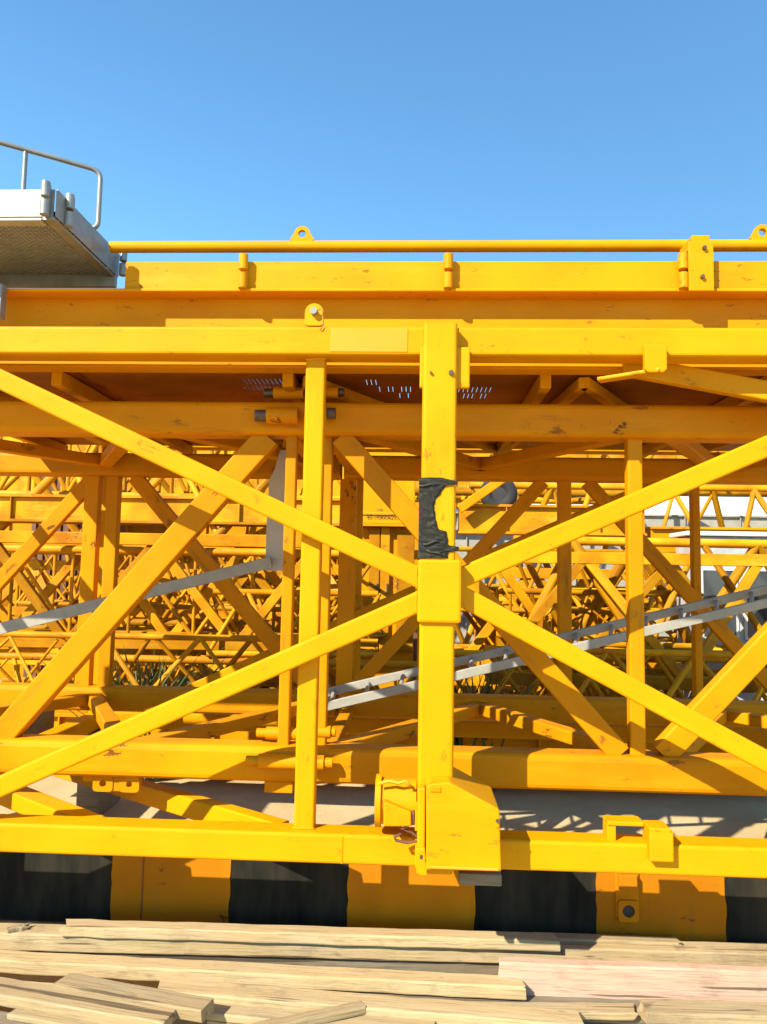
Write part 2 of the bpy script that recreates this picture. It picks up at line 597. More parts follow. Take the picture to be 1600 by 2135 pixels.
# hook plates on the rails to the right
a, b = V(1345, 718, 2.965), V(1392, 776, 2.965)
prism('hook_plate', [(a.x, b.z + 0.012), (a.x + 0.012, b.z), (b.x - 0.014, b.z), (b.x, b.z + 0.014), (b.x, a.z), (a.x, a.z)], 2.965, 2.998, 'frame', cage, 0.004)
k0, k1 = V(1262, 780, 3.0), V(1345, 772, 3.0)
bar('hook_arm', (k0.x, 3.10, ZT0 - 0.075), (b.x - 0.02, 2.985, b.z + 0.012), 0.016, 0.06, 'frame', cage, r=0.006)
bar('hook_arm', (V(1300, 762, 3.155).x, 3.155, V(1300, 762, 3.155).z), (V(1700, 836, 3.155).x, 3.155, V(1700, 836, 3.155).z), 0.085, 0.05, 'frame', cage, r=0.008)
# loop bracket on the bottom rail
a, b = V(1262, 1716, 3.0), V(1397, 1730, 2.96)
zt = V(1262, 1716, 3.06).z
xr = V(1405, 1760, 2.965).x
xl = V(1262, 1716, 3.06).x
box('loop_bracket', (xl, 3.03, ZB1 - 0.004), (xl + 0.035, 3.10, zt), 'frame', cage, 0.004)
box('loop_bracket', (xl, 3.025, zt + 0.001), (xr - 0.092, 3.104, zt + 0.018), 'frame', cage, 0.004)
zlow = V(1380, 1797, 2.965).z
prism('hook_plate', [(xr - 0.09, zlow), (xr, zlow), (xr, zt + 0.004), (xr - 0.012, zt + 0.018), (xr - 0.09, zt + 0.018)], 2.962, 3.06, 'frame', cage, 0.005)

# foot box of the middle post
fy = 2.84
pix = [(889, 1642), (897, 1634), (938, 1631), (1042, 1688), (1046, 1818), (889, 1814)]
fp = [V(x, y, fy) for x, y in pix]
prism('foot_box', [(p.x, p.z) for p in fp], fy, 3.13, 'frame', cage, 0.006)
q0, q1 = V(872, 1640, 2.90), V(886, 1770, 2.90)
box('foot_flange', (q0.x, 2.88, q1.z), (q1.x, 3.10, q0.z), 'frame', cage, 0.006)
q0, q1 = V(866, 1768, 2.87), V(886, 1826, 2.87)
prism('foot_flange', [(q0.x, q0.z), (q1.x, q0.z), (q1.x + 0.01, q1.z), (q0.x + 0.02, q1.z), (q0.x, q1.z + 0.03)], 2.87, 3.05, 'frame', cage, 0.004)
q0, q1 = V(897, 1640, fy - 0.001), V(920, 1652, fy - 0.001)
box('slot_shade', (q0.x, fy - 0.004, q1.z), (q1.x, fy + 0.01, q0.z), 'mast', cage, 0.003)  # raised orange block, its colour stands in for a slot's dark recess
q0, q1 = V(889, 1805, fy), V(1046, 1818, fy)
box('weld_seam', (q0.x + 0.01, fy - 0.006, V(960, 1812, fy).z), (q1.x - 0.01, fy + 0.004, V(960, 1807, fy).z), 'patch', cage, 0.002)
for (x, y) in ((1037, 1711), (879, 1787)):
    bolt(V(x, y, fy), 0.007, cage, length=0.014)

# hydraulic pin housing left of the foot
hx0, hx1 = V(786, 1680, 2.99).x, V(868, 1680, 2.99).x
hz = V(825, 1676, 2.99).z
pipe('pin_housing', (hx0, 3.03, hz), (hx1, 3.03, hz), 0.088, 'frame', cage, seg=18)
pipe('housing_flange', (hx0 - 0.006, 3.03, hz), (hx0 + 0.016, 3.03, hz), 0.1, 'frame', cage, seg=18)
q = [V(x, y, 2.925) for x, y in ((800, 1668), (858, 1692), (858, 1722), (800, 1722))]
prism('housing_cover', [(p.x, p.z) for p in q], 2.915, 2.99, 'frame', cage, 0.006)
q0, q1 = V(866, 1672, 2.94), V(880, 1730, 2.94)
box('housing_bracket', (q0.x, 2.92, q1.z), (q1.x - 0.001, 3.06, q0.z), 'frame', cage, 0.004)
tube_path('cable', [V(x, y, 2.93) for x, y in ((862, 1690), (862, 1716), (838, 1728), (858, 1735), (880, 1752), (850, 1757), (826, 1752), (822, 1745), (838, 1738))], 0.006, 'rust', cage, 7)
tube_path('cable', [V(x, y, 2.945) for x, y in ((790, 1634), (812, 1628), (830, 1633), (846, 1628), (856, 1640))], 0.007, 'patch', cage, 6)

# dark wrap taped round the middle post
wrapY = 2.935
poly = [(875, 996), (921, 996), (955, 1003), (955, 1010), (930, 1012), (920, 1030), (907, 1040), (906, 1062), (909, 1085), (916, 1106), (930, 1107), (936, 1138), (958, 1140), (957, 1150), (936, 1148), (934, 1162), (875, 1164)]


def wrap_sheet(parent):
    """plastic wound on the post: a creased sheet with a torn right edge"""
    prof = [(996, 922), (1000, 938), (1004, 955), (1010, 955), (1013, 930), (1030, 919), (1042, 907), (1062, 906), (1085, 909), (1104, 916), (1108, 931), (1137, 936), (1140, 957), (1149, 957), (1151, 936), (1164, 934)]
    ys = sorted(set([p[0] for p in prof] + list(range(998, 1164, 5))))
    rr = random.Random(5)
    bm = bmesh.new()
    rows = []
    c = V(905, 1080, wrapY)
    for y in ys:
        for (ya, xa), (yb, xb) in zip(prof, prof[1:]):
            if ya <= y <= yb:
                xr_ = xa + (xb - xa) * (y - ya) / (yb - ya) + rr.uniform(-1.2, 1.2)
                break
        row = []
        for k in range(10):
            f = k / 9
            p = V(874 + (xr_ - 874) * f, y, wrapY)
            d = 0.004 + 0.0045 * abs(math.sin(y * 0.19 + 2.5 * math.sin(f * 3 + y * 0.02))) + 0.002 * rr.random()
            if f == 1:
                d *= 0.4
            row.append(bm.verts.new((p.x - c.x, -d, p.z - c.z)))
        rows.append(row)
    for r0, r1 in zip(rows, rows[1:]):
        for k in range(9):
            bm.faces.new((r0[k], r0[k + 1], r1[k + 1], r1[k]))
    bmesh.ops.solidify(bm, geom=bm.faces[:], thickness=0.0012)
    o = link('plastic_wrap', from_bm(bm, 'plastic_wrap'), 'wrap', Matrix.Translation((c.x, wrapY, c.z)), parent)
    o['label'] = 'torn dark plastic wrap round the post above its gusset'


wrap_sheet(cage)
q0, q1 = V(875, 996, wrapY), V(875, 1164, wrapY)
box('plastic_wrap', (q0.x - 0.001, wrapY - 0.006, q1.z), (q0.x + 0.010, wrapY + 0.12, q0.z), 'wrap', cage, 0.002)
for (x, y, a) in ((898, 1132, 0.3), (905, 1152, -0.2), (890, 1012, 0.15)):
    p = V(x, y, wrapY)
    tube_path('wrap_fold', [p + Vector((dx, -0.012 - 0.002 * math.sin(dx * 200), a * dx + 0.003 * math.sin(dx * 150))) for dx in (-0.03, -0.015, 0, 0.015, 0.03)], 0.004, 'wrap', cage, 6)

# ================================================================== the walkway on top
walk = thing('yellow_walkway', (0.3, 3.2, V(800, 770, 3.21).z), 'yellow walkway with toe board, pipe and perforated floor on top of the cage', 'walkway')
WX0, WX1 = V(-330, 640, 3.21).x, 2.75
TX0 = V(262, 570, 3.17).x
zf = V(800, 601, 3.15).z                                  # top of the flange lip
ztop = V(800, 547, 3.17).z
zlowf = V(800, 768, 3.21).z
bar('toe_board', (TX0, 3.173, (zf + ztop) / 2 + 0.004), (WX1, 3.173, (zf + ztop) / 2 + 0.004), ztop - zf, 0.007, 'platform', walk, r=0.002)
box('beam_flange', (WX0, 3.148, zf - 0.014), (WX1, 3.33, zf), 'platform', walk, 0.004)
box('beam_web', (WX0, 3.243, zlowf + 0.010), (WX1, 3.255, zf - 0.0145), 'platform', walk, 0)
box('beam_flange', (WX0, 3.190, zlowf - 0.004), (WX1, 3.29, zlowf + 0.0095), 'platform', walk, 0.004)


def socket(x, y, z0, z1, mat, parent, r=0.021):
    h = z1 - z0
    z = z0
    for k in range(2):
        pipe('railing_socket', (x, y, z), (x, y, z + h * 0.44), r, mat, parent, seg=12)
        z += h * 0.56
    box('socket_plate', (x - r * 0.7, y + r * 0.6, z0 + 0.004), (x + r * 0.7, y + r * 1.25, z1 - 0.004), mat, parent, 0.002)


for px in (508, 935, 1424):
    x = V(px, 570, 3.145).x
    socket(x, 3.140, zf - 0.004, ztop + 0.022, 'platform', walk)
# round pipe above the toe board with lifting eyes
za, zb = V(800, 514, 3.30).z, 0
pr = 0.0265
pipe('handrail_pipe', (TX0 - 0.13, 3.30, za), (WX1, 3.30, za), pr, 'platform', walk, seg=18)
for px in (631, 1588):
    c = V(px, 484, 3.30)
    c = Vector((c.x, 3.30, za + 0.058))

    def eye(a):
        x, z = abs(math.cos(a)), math.sin(a)
        if z > 0.1:
            return 0.037
        # straight flanks flaring from the round head to the foot
        x1, z1, x2, z2 = 0.0368, 0.004, 0.062, -0.036
        den = x * (z2 - z1) - z * (x2 - x1)
        k = (x1 * (z2 - z1) - z1 * (x2 - x1)) / den if abs(den) > 1e-9 else 1
        return min(k if k > 0 else 1, 0.036 / max(-z, 1e-4) if z < 0 else 1)
    holed('lifting_eye', c, 0.0185, eye, 0.022, 'platform', walk)
a, b = V(1436, 503, 3.12), V(1490, 606, 3.12)
box('pipe_bracket', (a.x, 3.12, b.z), (b.x, 3.132, a.z), 'platform', walk, 0.003)
box('pipe_bracket', (a.x + 0.02, 3.1335, za - 0.075), (b.x - 0.01, 3.285, za - 0.028), 'platform', walk, 0.003)
for (x, y) in ((1468, 518), (1464, 578)):
    p = V(x, y, 3.12)
    bolt(p - Vector((0, 0.004, 0)), 0.009, walk, length=0.02)
for x in [WX0 + 0.35 + 0.62 * i for i in range(7)]:
    box('bracket_post', (x, 3.245, zf + 0.001), (x + 0.03, 3.275, za - pr + 0.004), 'platform', walk, 0.003) if TX0 < x < TX0 + 0.01 else None
# end posts carry the pipe outside the picture
box('pipe_bracket', (WX1 - 0.08, 3.18, zf + 0.001), (WX1 - 0.03, 3.31, za - pr + 0.004), 'platform', walk, 0.003)
# perforated floor panels: rows of short slanting slots
zfl = zlowf + 0.011


def floor_panel(x0, x1, y0, y1, seed):
    rr = random.Random(seed)
    xs, x = [x0], x0
    while x + 0.06 < x1:
        xs += [x + 0.019, x + 0.022]
        x += 0.022
    xs.append(x1)
    ys, y = [y0], y0
    while y + 0.16 < y1:
        ys += [y + 0.02, y + 0.13]
        y += 0.13
    ys.append(y1)
    holes = set()
    for k in range(9):
        cx, cy, n = rr.randrange(0, len(xs) // 2 - 12), (rr.randrange(0, 4) if k < 6 else rr.randrange(0, max(1, len(ys) // 2 - 1))), rr.choice((2, 3, 5, 9))
        for i in range(n):
            for j in range(rr.choice((1, 1, 2))):
                holes.add((1 + 2 * (cx + i), 1 + 2 * (cy + j)))
    c = Vector(((x0 + x1) / 2, (y0 + y1) / 2, zfl))
    bm = bmesh.new()
    for z in (0, 0.003):
        g = [[bm.verts.new((x - c.x + (0.012 * ((j + 1) // 2 % 2) if 0 < i < len(xs) - 2 else 0), y - c.y, z)) for i, x in enumerate(xs)] for j, y in enumerate(ys)]
        for j in range(len(ys) - 1):
            for i in range(len(xs) - 1):
                if (i, j) not in holes:
                    f = (g[j][i], g[j][i + 1], g[j + 1][i + 1], g[j + 1][i])
                    bm.faces.new(f if z else f[::-1])
    me = bpy.data.meshes.new('floor_panel')
    bm.to_mesh(me)
    bm.free()
    return link('floor_panel', me, 'floor', Matrix.Translation(c), walk)


k = 0
xx = WX0
while xx < WX1 - 0.3:
    x2 = min(xx + 1.1, WX1)
    floor_panel(xx, x2 - 0.001, 3.295, 4.42, 11 + k)
    floor_panel(xx, x2 - 0.001, 4.4205, 5.34, 41 + k)
    xx = x2
    k += 1
for x in (WX0 + 0.02, -1.7, -0.62, 0.55, 1.55, 2.6):
    box('floor_bearer', (x, 3.292, zfl - 0.075), (x + 0.05, 5.34, zfl - 0.006), 'platform', walk, 0.004)

zz_ = [(WX0 + 0.1, 3.31), (-0.95, 5.2), (-0.5, 3.31), (0.6, 5.2), (0.75, 3.31), (1.9, 5.2), (2.2, 3.31)]
for (xa, ya), (xb, yb) in zip(zz_, zz_[1:]):
    bar('floor_brace', (xa, ya, zfl - 0.045), (xb, yb, zfl - 0.045), 0.05, 0.05, 'platform', walk, r=0.006, hint=Vector((0, 0, 1)))

# ================================================================== galvanised platform corner at the left
gp = thing('galvanised_platform', V(60, 600, 2.9), 'galvanised platform corner with mesh floor, toe boards and bent tube railing', 'platform')
zg = V(60, 452, 2.86).z                                 # underside level
gx1 = V(112, 430, 2.86).x
gxb = V(247, 560, 3.48).x
gx0 = -2.3
th = V(60, 395, 2.86).z - zg
bar('toe_board', (gx0, 2.863, zg + th / 2), (gx1, 2.863, zg + th / 2), th, 0.006, 'galv', gp, r=0.002)
a, b = Vector((gx1 + 0.012, 2.86, zg + th / 2)), Vector((gxb, 3.48, zg + th / 2))
bar('toe_board', a, b, th, 0.006, 'galv', gp, r=0.002, hint=Vector((1, 0, 0)))
bar('floor_angle', (gx0, 2.888, zg - 0.008), (gx1 - 0.05, 2.888, zg - 0.008), 0.012, 0.05, 'galv_pale', gp, r=0.002)
bar('floor_angle', a + Vector((-0.03, 0, -th / 2 - 0.006)), b + Vector((-0.03, 0, -th / 2 - 0.006)), 0.012, 0.05, 'galv', gp, r=0.002, hint=Vector((1, 0, 0)))
bar('floor_angle', (gx0, 3.46, zg - 0.012), (gxb, 3.46, zg - 0.012), 0.094, 0.03, 'galv', gp, r=0.003)
for (x, y) in ((V(96, 420, 2.843).x, 2.836), (V(137, 425, 2.93).x + 0.013, 2.94)):
    socket(x, y, zg - 0.004, zg + th + 0.018, 'galv', gp, r=0.018)
x = V(254, 555, 3.45).x
socket(x + 0.006, 3.45, zg - 0.004, zg + th + 0.010, 'galv', gp, r=0.017)
# expanded mesh floor
bm = bmesh.new()
cw, chh = 0.040, 0.027
y0, y1 = 2.89, 3.44
nx, ny = int((gx1 + 0.01 - gx0) / cw), int((y1 - y0) / chh)
mc = Vector(((gx0 + gx1) / 2, (y0 + y1) / 2, zg))


def strand(p, q, w=0.0062, t=0.007):
    d = (q - p).normalized()
    n = Vector((-d.y, d.x, 0)) * w / 2
    u = Vector((0, 0, t / 2))
    vs = [bm.verts.new(x) for x in (p + n - u, p - n - u, p - n + u, p + n + u, q + n - u, q - n - u, q - n + u, q + n + u)]
    for f in ((0, 1, 5, 4), (1, 2, 6, 5), (2, 3, 7, 6), (3, 0, 4, 7)):
        bm.faces.new([vs[i] for i in f])


for j in range(ny):
    for i in range(nx):
        cx, cy = gx0 + (i + 0.5) * cw - mc.x, y0 + (j + 0.5) * chh - mc.y
        for sx in (-1, 1):
            for sy in (-1, 1):
                strand(Vector((cx + sx * cw / 2, cy, 0)), Vector((cx, cy + sy * chh / 2, 0)))
link('mesh_floor', from_bm(bm, 'mesh_floor'), 'galv_pale', Matrix.Translation(mc), gp)
box('floor_sheet', (gx0, 2.89, zg + 0.03), (gx1 - 0.002, 3.44, zg + 0.038), 'dark_sheet', gp, 0.002)
for x in (gx0 + 0.1,):
    box('floor_bearer', (x, 2.91, zg - 0.045), (x + 0.03, 3.44, zg - 0.006), 'galv', gp, 0.003)
# bent tube railing
ra, rb, rc, rd = V(-160, 250, 2.97), V(0, 297, 3.15), V(205, 355, 3.32), V(219, 470, 3.32)
rd = Vector((rc.x + 0.022, rc.y, rd.z))
pts = [ra, rb, ra.lerp(rc, 0.75), rc + (rb - rc).normalized() * 0.035]
u = (rc - rb).normalized()
corner = rc + u * 0.012
for s in range(1, 7):
    f = s / 6
    p = (rc - u * 0.035) * (1 - f) ** 2 + corner * 2 * f * (1 - f) + (corner + Vector((0, 0, -0.045))) * f * f
    pts.append(p)
dn = Vector((corner.x, corner.y, V(219, 462, 3.32).z))
pts.append(dn)
for s in range(1, 6):
    f = s / 5
    a2 = Vector((corner.x, corner.y, dn.z - 0.03))
    pts.append(dn * (1 - f) ** 2 + a2 * 2 * f * (1 - f) + (a2 + Vector((-0.045, 0, -0.004))) * f * f)
pts.append(pts[-1] + Vector((-0.03, 0, 0)))
tube_path('railing', pts, 0.0115, 'galv', gp, 12)
pt = V(54, 313, 3.19)
pipe('railing_post', pt, Vector((pt.x, pt.y, zg + 0.005)), 0.0105, 'galv', gp, seg=12)
# yellow beam end the platform is hooked on, at the left edge
box('hanger', (V(2, 640, 3.14).x - 0.03, 3.10, V(2, 665, 3.12).z), (V(14, 640, 3.14).x - 0.004, 3.145, V(2, 594, 3.12).z), 'galv', gp, 0.004)

# ================================================================== mast sections inside the cage
MY, MB = 3.34, 4.86           # fronts of the near and far chords
CH = 0.156
ZMU = (V(800, 838, MY).z + V(800, 907, MY).z) / 2
ZML = (V(800, 1560, MY).z + V(800, 1644, MY).z) / 2


def mast(x0, x1, nodes_front_low, label, first_up):
    root = thing('crane_mast_section', ((x0 + x1) / 2, MY + 0.8, ZML - CH / 2), label, 'mast section', 'mast sections lying inside the cage')
    for Y in (MY, MB):
        for z in (ZMU, ZML):
            bar('chord', (x0, Y + CH / 2, z), (x1, Y + CH / 2, z), CH, CH, 'mast', root, r=0.028)
    zt, zb = ZMU - CH / 2, ZML + CH / 2
    return root, zt, zb


jx = V(640, 1200, 3.38).x
mL, zt, zb = mast(-3.3, jx - 0.012, None, 'orange-yellow mast section left of the joint, worn paint on its chords', 0)
mR, _, _ = mast(jx + 0.012, 3.6, None, 'orange-yellow mast section right of the joint, scratched chords', 1)


def web(root, x0, z0, x1, z1, Y, w, t=0.07, nm='brace'):
    return bar(nm, (x0, Y, z0), (x1, Y, z1), w, t, 'mast', root, r=0.008)


fy_ = MY + 0.07
# left section, near face
xa, xb = V(560, 905, fy_).x, V(5, 1545, fy_).x
web(mL, xa, zt, xb, zb, fy_, 0.118)
web(mL, xb - 0.12, zb, xb - 1.3, zt, fy_, 0.118)
xv = V(602, 1200, fy_).x
web(mL, xv, zt, xv, zb, fy_, 0.052, 0.05, 'upright')
# right section, near face
xa, xb = V(712, 905, fy_).x, V(1290, 1580, fy_).x
web(mR, xa, zt, xb, zb, fy_, 0.098)
xv = V(1324, 1250, fy_).x
web(mR, xv, zt, xv, zb, fy_, 0.068, 0.06, 'upright')
xa2 = V(1380, 1580, fy_).x
web(mR, xa2, zb, V(1990, 905, fy_).x, zt, fy_, 0.105)
xv = V(678, 1200, fy_ + 0.05).x
web(mR, xv, zt, xv, zb, fy_ + 0.03, 0.055, 0.06, 'upright')
# far faces
ry_ = MB + 0.09
for root, items in ((mL, (((208, 985), (-20, 1235), 0.10), ((262, 970), (640, 1425), 0.10), ((232, 960), (229, 1430), 0.085), ((188, 960), (186, 1430), 0.10))),
                    (mR, (((1150, 985), (930, 1225), 0.09), ((1205, 985), (1590, 1410), 0.09), ((1177, 970), (1177, 1440), 0.085), ((725, 960), (722, 1440), 0.11), ((1452, 985), (1455, 1440), 0.05)))):
    for (p, q, w) in items:
        a, b = V(*p, ry_), V(*q, ry_)
        if abs(p[0] - q[0]) < 12:
            a.x = b.x = (a.x + b.x) / 2
            a.z, b.z = zt, zb
            web(root, a.x, a.z, b.x, b.z, ry_ + (0.02 if w < 0.06 else 0), w, 0.07, 'upright')
        else:
            s = (b.x - a.x) / (b.z - a.z)
            na = a.x + s * (zt - a.z)
            nb = b.x + s * (zb - b.z)
            web(root, na, zt, nb, zb, ry_ - 0.006, w, 0.05)
# lacing across the top and the bottom of both sections
yA, yB = MY + CH + 0.001, MB - 0.001
for root, xs in ((mL, (-2.95, -2.1, -1.35, -0.62)), (mR, (-0.42, 0.42, 1.15, 1.95, 2.9))):
    for i in range(len(xs) - 1):
        a, b = (yA, yB) if i % 2 == 0 else (yB, yA)
        for z in (ZMU + 0.01, ZML + 0.01):
            bar('cross_brace', (xs[i], a, z), (xs[i + 1], b, z), 0.085, 0.07, 'mast', root, r=0.008, hint=Vector((0, 0, 1)))
    for x in (xs[0], xs[-1]):
        bar('cross_brace', (x, yA, ZMU - 0.03), (x, yB, ZMU - 0.03), 0.07, 0.06, 'mast', root, r=0.008, hint=Vector((0, 0, 1)))
        bar('cross_brace', (x, yA, ZML - 0.03), (x, yB, ZML - 0.03), 0.07, 0.06, 'mast', root, r=0.008, hint=Vector((0, 0, 1)))


def sleeve(x0, x1, y, r, Y, root, tail=None, tm='steel'):
    a, b = V(x0, y, Y), V(x1, y, Y)
    zc = (a.z + b.z) / 2
    rad = r * Y / 1540
    pipe('pin_sleeve', (a.x, Y, zc), (b.x, Y, zc), rad, 'mast', root, seg=16)
    if tail:
        t = V(tail, y, Y)
        pipe('pin', (t.x, Y, zc), ((a.x + b.x) / 2, Y, zc), rad * 0.72, tm, root, seg=12)


sleeve(572, 634, 820, 14, MY + 0.07, mL, 552)
sleeve(640, 706, 818, 13, MY + 0.07, mR, 718)
sleeve(558, 622, 867, 18, MY - 0.042, mL, 533)
sleeve(640, 682, 862, 17, MY - 0.042, mR, 700)
sleeve(540, 625, 1588, 15, MY - 0.042, mL, 514, 'mast')
sleeve(640, 676, 1590, 15, MY - 0.042, mR, 694, 'mast')
sleeve(556, 622, 1529, 13, MY + 0.09, mL, 536, 'mast')
sleeve(640, 690, 1526, 13, MY + 0.09, mR, 700, 'mast')
# lug bracket with two holes under the left section
c = V(212, 1636, MY + 0.05)
zc = ZML - CH / 2 - 0.001
x0, x1 = V(172, 1640, MY + 0.05).x, V(284, 1640, MY + 0.05).x
for px, r in ((215, 0.016), (270, 0.014)):
    cc = Vector((V(px, 1640, MY + 0.05).x, MY + 0.06, zc - 0.036))

    def sq(a):
        cxx, szz = abs(math.cos(a)), math.sin(a)
        return min(0.046 / max(cxx, 1e-3), 0.0355 / max(abs(szz), 1e-3), 0.052)
    holed('lug', cc, r, sq, 0.03, 'mast', mL)
box('lug_web', (V(172, 1640, MY + 0.05).x, MY + 0.05, zc - 0.03), (V(196, 1640, MY + 0.05).x, MY + 0.08, zc), 'mast', mL, 0.003)
box('lug_web', (V(233, 1640, MY + 0.05).x, MY + 0.05, zc - 0.07), (V(250, 1640, MY + 0.05).x, MY + 0.08, zc), 'mast', mL, 0.003)
box('lug_web', (V(553, 1640, MY + 0.05).x, MY + 0.03, zc - 0.05), (V(612, 1640, MY + 0.05).x, MY + 0.13, zc), 'mast', mL, 0.004)

# timber cribs that carry the mast inside the cage
for i, (x, lab) in enumerate(((-2.75, 'grey timber bearer under the far left end of the mast'),)):
    o = box('timber_bearer', (x, 3.14, ZB1 + 0.002 - 0.14), (x + 0.16, 5.34, ZML - CH / 2 - 0.002), 'wood_grey', None, 0.006)
    tag(o, lab, 'timber', 'timber bearers under the mast')

# ================================================================== ladders and plate inside the mast
def ladder(label, near, far, Yn, Yf, w, rungs):
    a, b = V(*near[0], Yn), V(*near[1], Yn)
    c, d = V(*far[0], Yf), V(*far[1], Yf)
    root = thing('ladder', (a + c) / 2, label, 'ladder')
    for (p, q) in ((a, b), (c, d)):
        bar('stile', p, q, w, 0.026, 'galv_pale', root, r=0.004)
        off = Vector((0, 0.012, 0))
    for i in range(rungs):
        f = (i + 0.4) / rungs
        p, q = a.lerp(b, f), c.lerp(d, f)
        n = (q - p).normalized()
        pipe('rung', p + n * 0.014, q - n * 0.014, 0.012, 'galv_pale', root, seg=10)
    return root


ladder('galvanised ladder slanting across the mast right of the middle post', ((662, 1477), (1760, 1219)), ((668, 1447), (1760, 1191)), 4.15, 4.50, 0.050, 15)
ch = thing('galvanised_channel', V(-60, 1330, 4.3), 'pale galvanised channel slanting up to the grey plate at the left', 'channel')
a, b = V(-70, 1328, 4.3), V(566, 1172, 4.3)
bar('channel_web', a, b, 0.068, 0.02, 'galv_pale', ch, r=0.003)
upv = (b - a).normalized().cross(YH).normalized()
if upv.z < 0:
    upv = -upv
bar('channel_flange', a + upv * 0.031 + Vector((0, 0.033, 0)), b + upv * 0.031 + Vector((0, 0.033, 0)), 0.005, 0.045, 'galv_pale', ch, r=0.002)
lp = plate_px('galvanised_plate', [(584, 938), (612, 938), (612, 1190), (553, 1190), (557, 1060), (562, 1000), (574, 978)], 4.36, 0.012, 'plate', None, 0.002)
tag(lp, 'flat grey galvanised plate standing behind the narrow yellow post', 'plate')

# ================================================================== hazard-striped beam at the foot
SY = 3.50
sb = thing('striped_base_beam', (0, SY + 0.2, 0), 'yellow and black striped base beam under the cage', 'base beam')
zs = ZB0 - 0.035
edges = [-700, -520, -270, -22, 231, 479, 725, 990, 1243, 1513, 1780, 2050, 2320]
cols = ['stripe', 'black', 'stripe', 'black', 'stripe', 'black', 'stripe', 'black', 'stripe', 'black', 'stripe', 'black']
rag = {}
rr_ = random.Random(21)
for i, e in enumerate(edges):
    x = V(e, 1880, SY).x
    rag[i] = [(x + rr_.uniform(-0.0045, 0.0045), 0.004 + (zs - 0.004) * k / 14) for k in range(15)]
for i in range(len(cols)):
    pr_ = 0.0 if cols[i] == 'black' else 0.003
    left = [(x + 0.0006, z) for x, z in rag[i]]
    right = [(x - 0.0006, z) for x, z in rag[i + 1]]
    prism('stripe_panel', left + right[::-1], SY - pr_, SY + 0.03, cols[i], sb, 0)
XS0, XS1 = V(edges[0], 1880, SY).x, V(edges[-1], 1880, SY).x
box('beam_body', (XS0, SY + 0.031, 0.002), (XS1, SY + 0.08, zs - 0.003), 'mast', sb, 0.004)
p = V(298, 1850, SY)
box('seam', (p.x - 0.003, SY - 0.006, 0.12), (p.x + 0.003, SY + 0.004, zs - 0.003), 'rust', sb, 0.001)
a, b = V(1284, 1806, SY - 0.02), V(1334, 1925, SY - 0.02)
box('lug_plate', (a.x, SY - 0.014, b.z + 0.02), (b.x, SY - 0.0035, zs), 'stripe', sb, 0.003)
holed('lug_ring', Vector((V(1308, 1895, SY).x, SY - 0.0205, V(1308, 1895, SY).z)), 0.027, lambda a: min(0.046 / max(abs(math.cos(a)), 1e-3), 0.046 / max(abs(math.sin(a)), 1e-3), 0.058), 0.012, 'stripe', sb)
pipe('lug_hole_shade', (V(1308, 1895, SY).x, SY - 0.0148, V(1308, 1895, SY).z), (V(1308, 1895, SY).x, SY - 0.010, V(1308, 1895, SY).z), 0.031, 'dark', sb, seg=16)  # solid dark disc painted as the shade inside the hole
a, b = V(1290, 1822, SY - 0.03), V(1328, 1856, SY - 0.03)
box('lug_block', (a.x, SY - 0.045, b.z), (b.x, SY - 0.0145, a.z), 'stripe', sb, 0.004)
# timber blocks under the far side of the cage
for x, lab in ((-2.34, 'stacked grey timber under the far left corner of the cage'), (2.59, 'stacked grey timber under the far right corner of the cage')):
    o = box('timber_block', (x, 5.2, 0.002), (x + 0.16, 5.6, ZB0 - 0.003), 'wood_grey', None, 0.006)
    tag(o, lab, 'timber block', 'timber under the far side of the cage')
# packing blocks between striped beam and cage
for px0, px1, lab in ((955, 1041, 'grey timber block under the foot box of the middle post'),):
    x0, x1 = V(px0, 1830, 3.05).x, V(px1, 1830, 3.05).x
    y0 = 2.96 if px0 == 955 else 3.03
    o = box('timber_block', (x0, y0, ZB0 - 0.034 - (0.012 if px0 == 955 else 0)), (x1, 3.72, ZB0 - 0.002), 'wood_grey', None, 0.005)
    tag(o, lab, 'timber block', 'packing blocks under the cage')
sb['kind'] = 'thing'

# ================================================================== timber in the foreground
def plank(p, q, z, width, thick, label, mat='wood', name='plank', bow=0.0, tilt=0.0):
    """top front edge runs between two sight lines at height z"""
    a, b = VZ(*p, z), VZ(*q, z)
    L = (b - a).length
    x = (b - a).normalized()
    y = Vector((-x.y, x.x, 0))
    if y.y < 0:
        y = -y
    rr = random.Random(hash(label) % 1000 if False else len(label) * 7 + int(p[0]) + int(p[1]))
    n = max(6, int(L / 0.09))
    secs, xs = [], []
    for i in range(n + 1):
        f = i / n
        dz = bow * math.sin(math.pi * f) + rr.uniform(-0.0012, 0.0012)
        dw = rr.uniform(-0.003, 0.003)
        s = [(yy + dw, zz + dz) for yy, zz in section(thick, width, 0.006, 2)]
        secs.append(s)
        xs.append(-L / 2 + L * f)
    bm = sweep(secs, xs)
    # broken, not quite square ends
    for v in bm.verts:
        if abs(v.co.x) > L / 2 - 1e-4:
            v.co.x += rr.uniform(-0.018, 0.018)
    me = from_bm(bm, name)
    for pl in me.polygons:
        pl.use_smooth = False
    c = (a + b) / 2 + y * width / 2 - Vector((0, 0, thick / 2))
    A = Matrix((x, y, x.cross(y))).transposed().to_4x4()
    o = link(name, me, mat, Matrix.Translation(c) @ A @ Matrix.Rotation(tilt, 4, 'X'))
    tag(o, label, 'plank', 'loose planks in front of the striped beam')
    return o


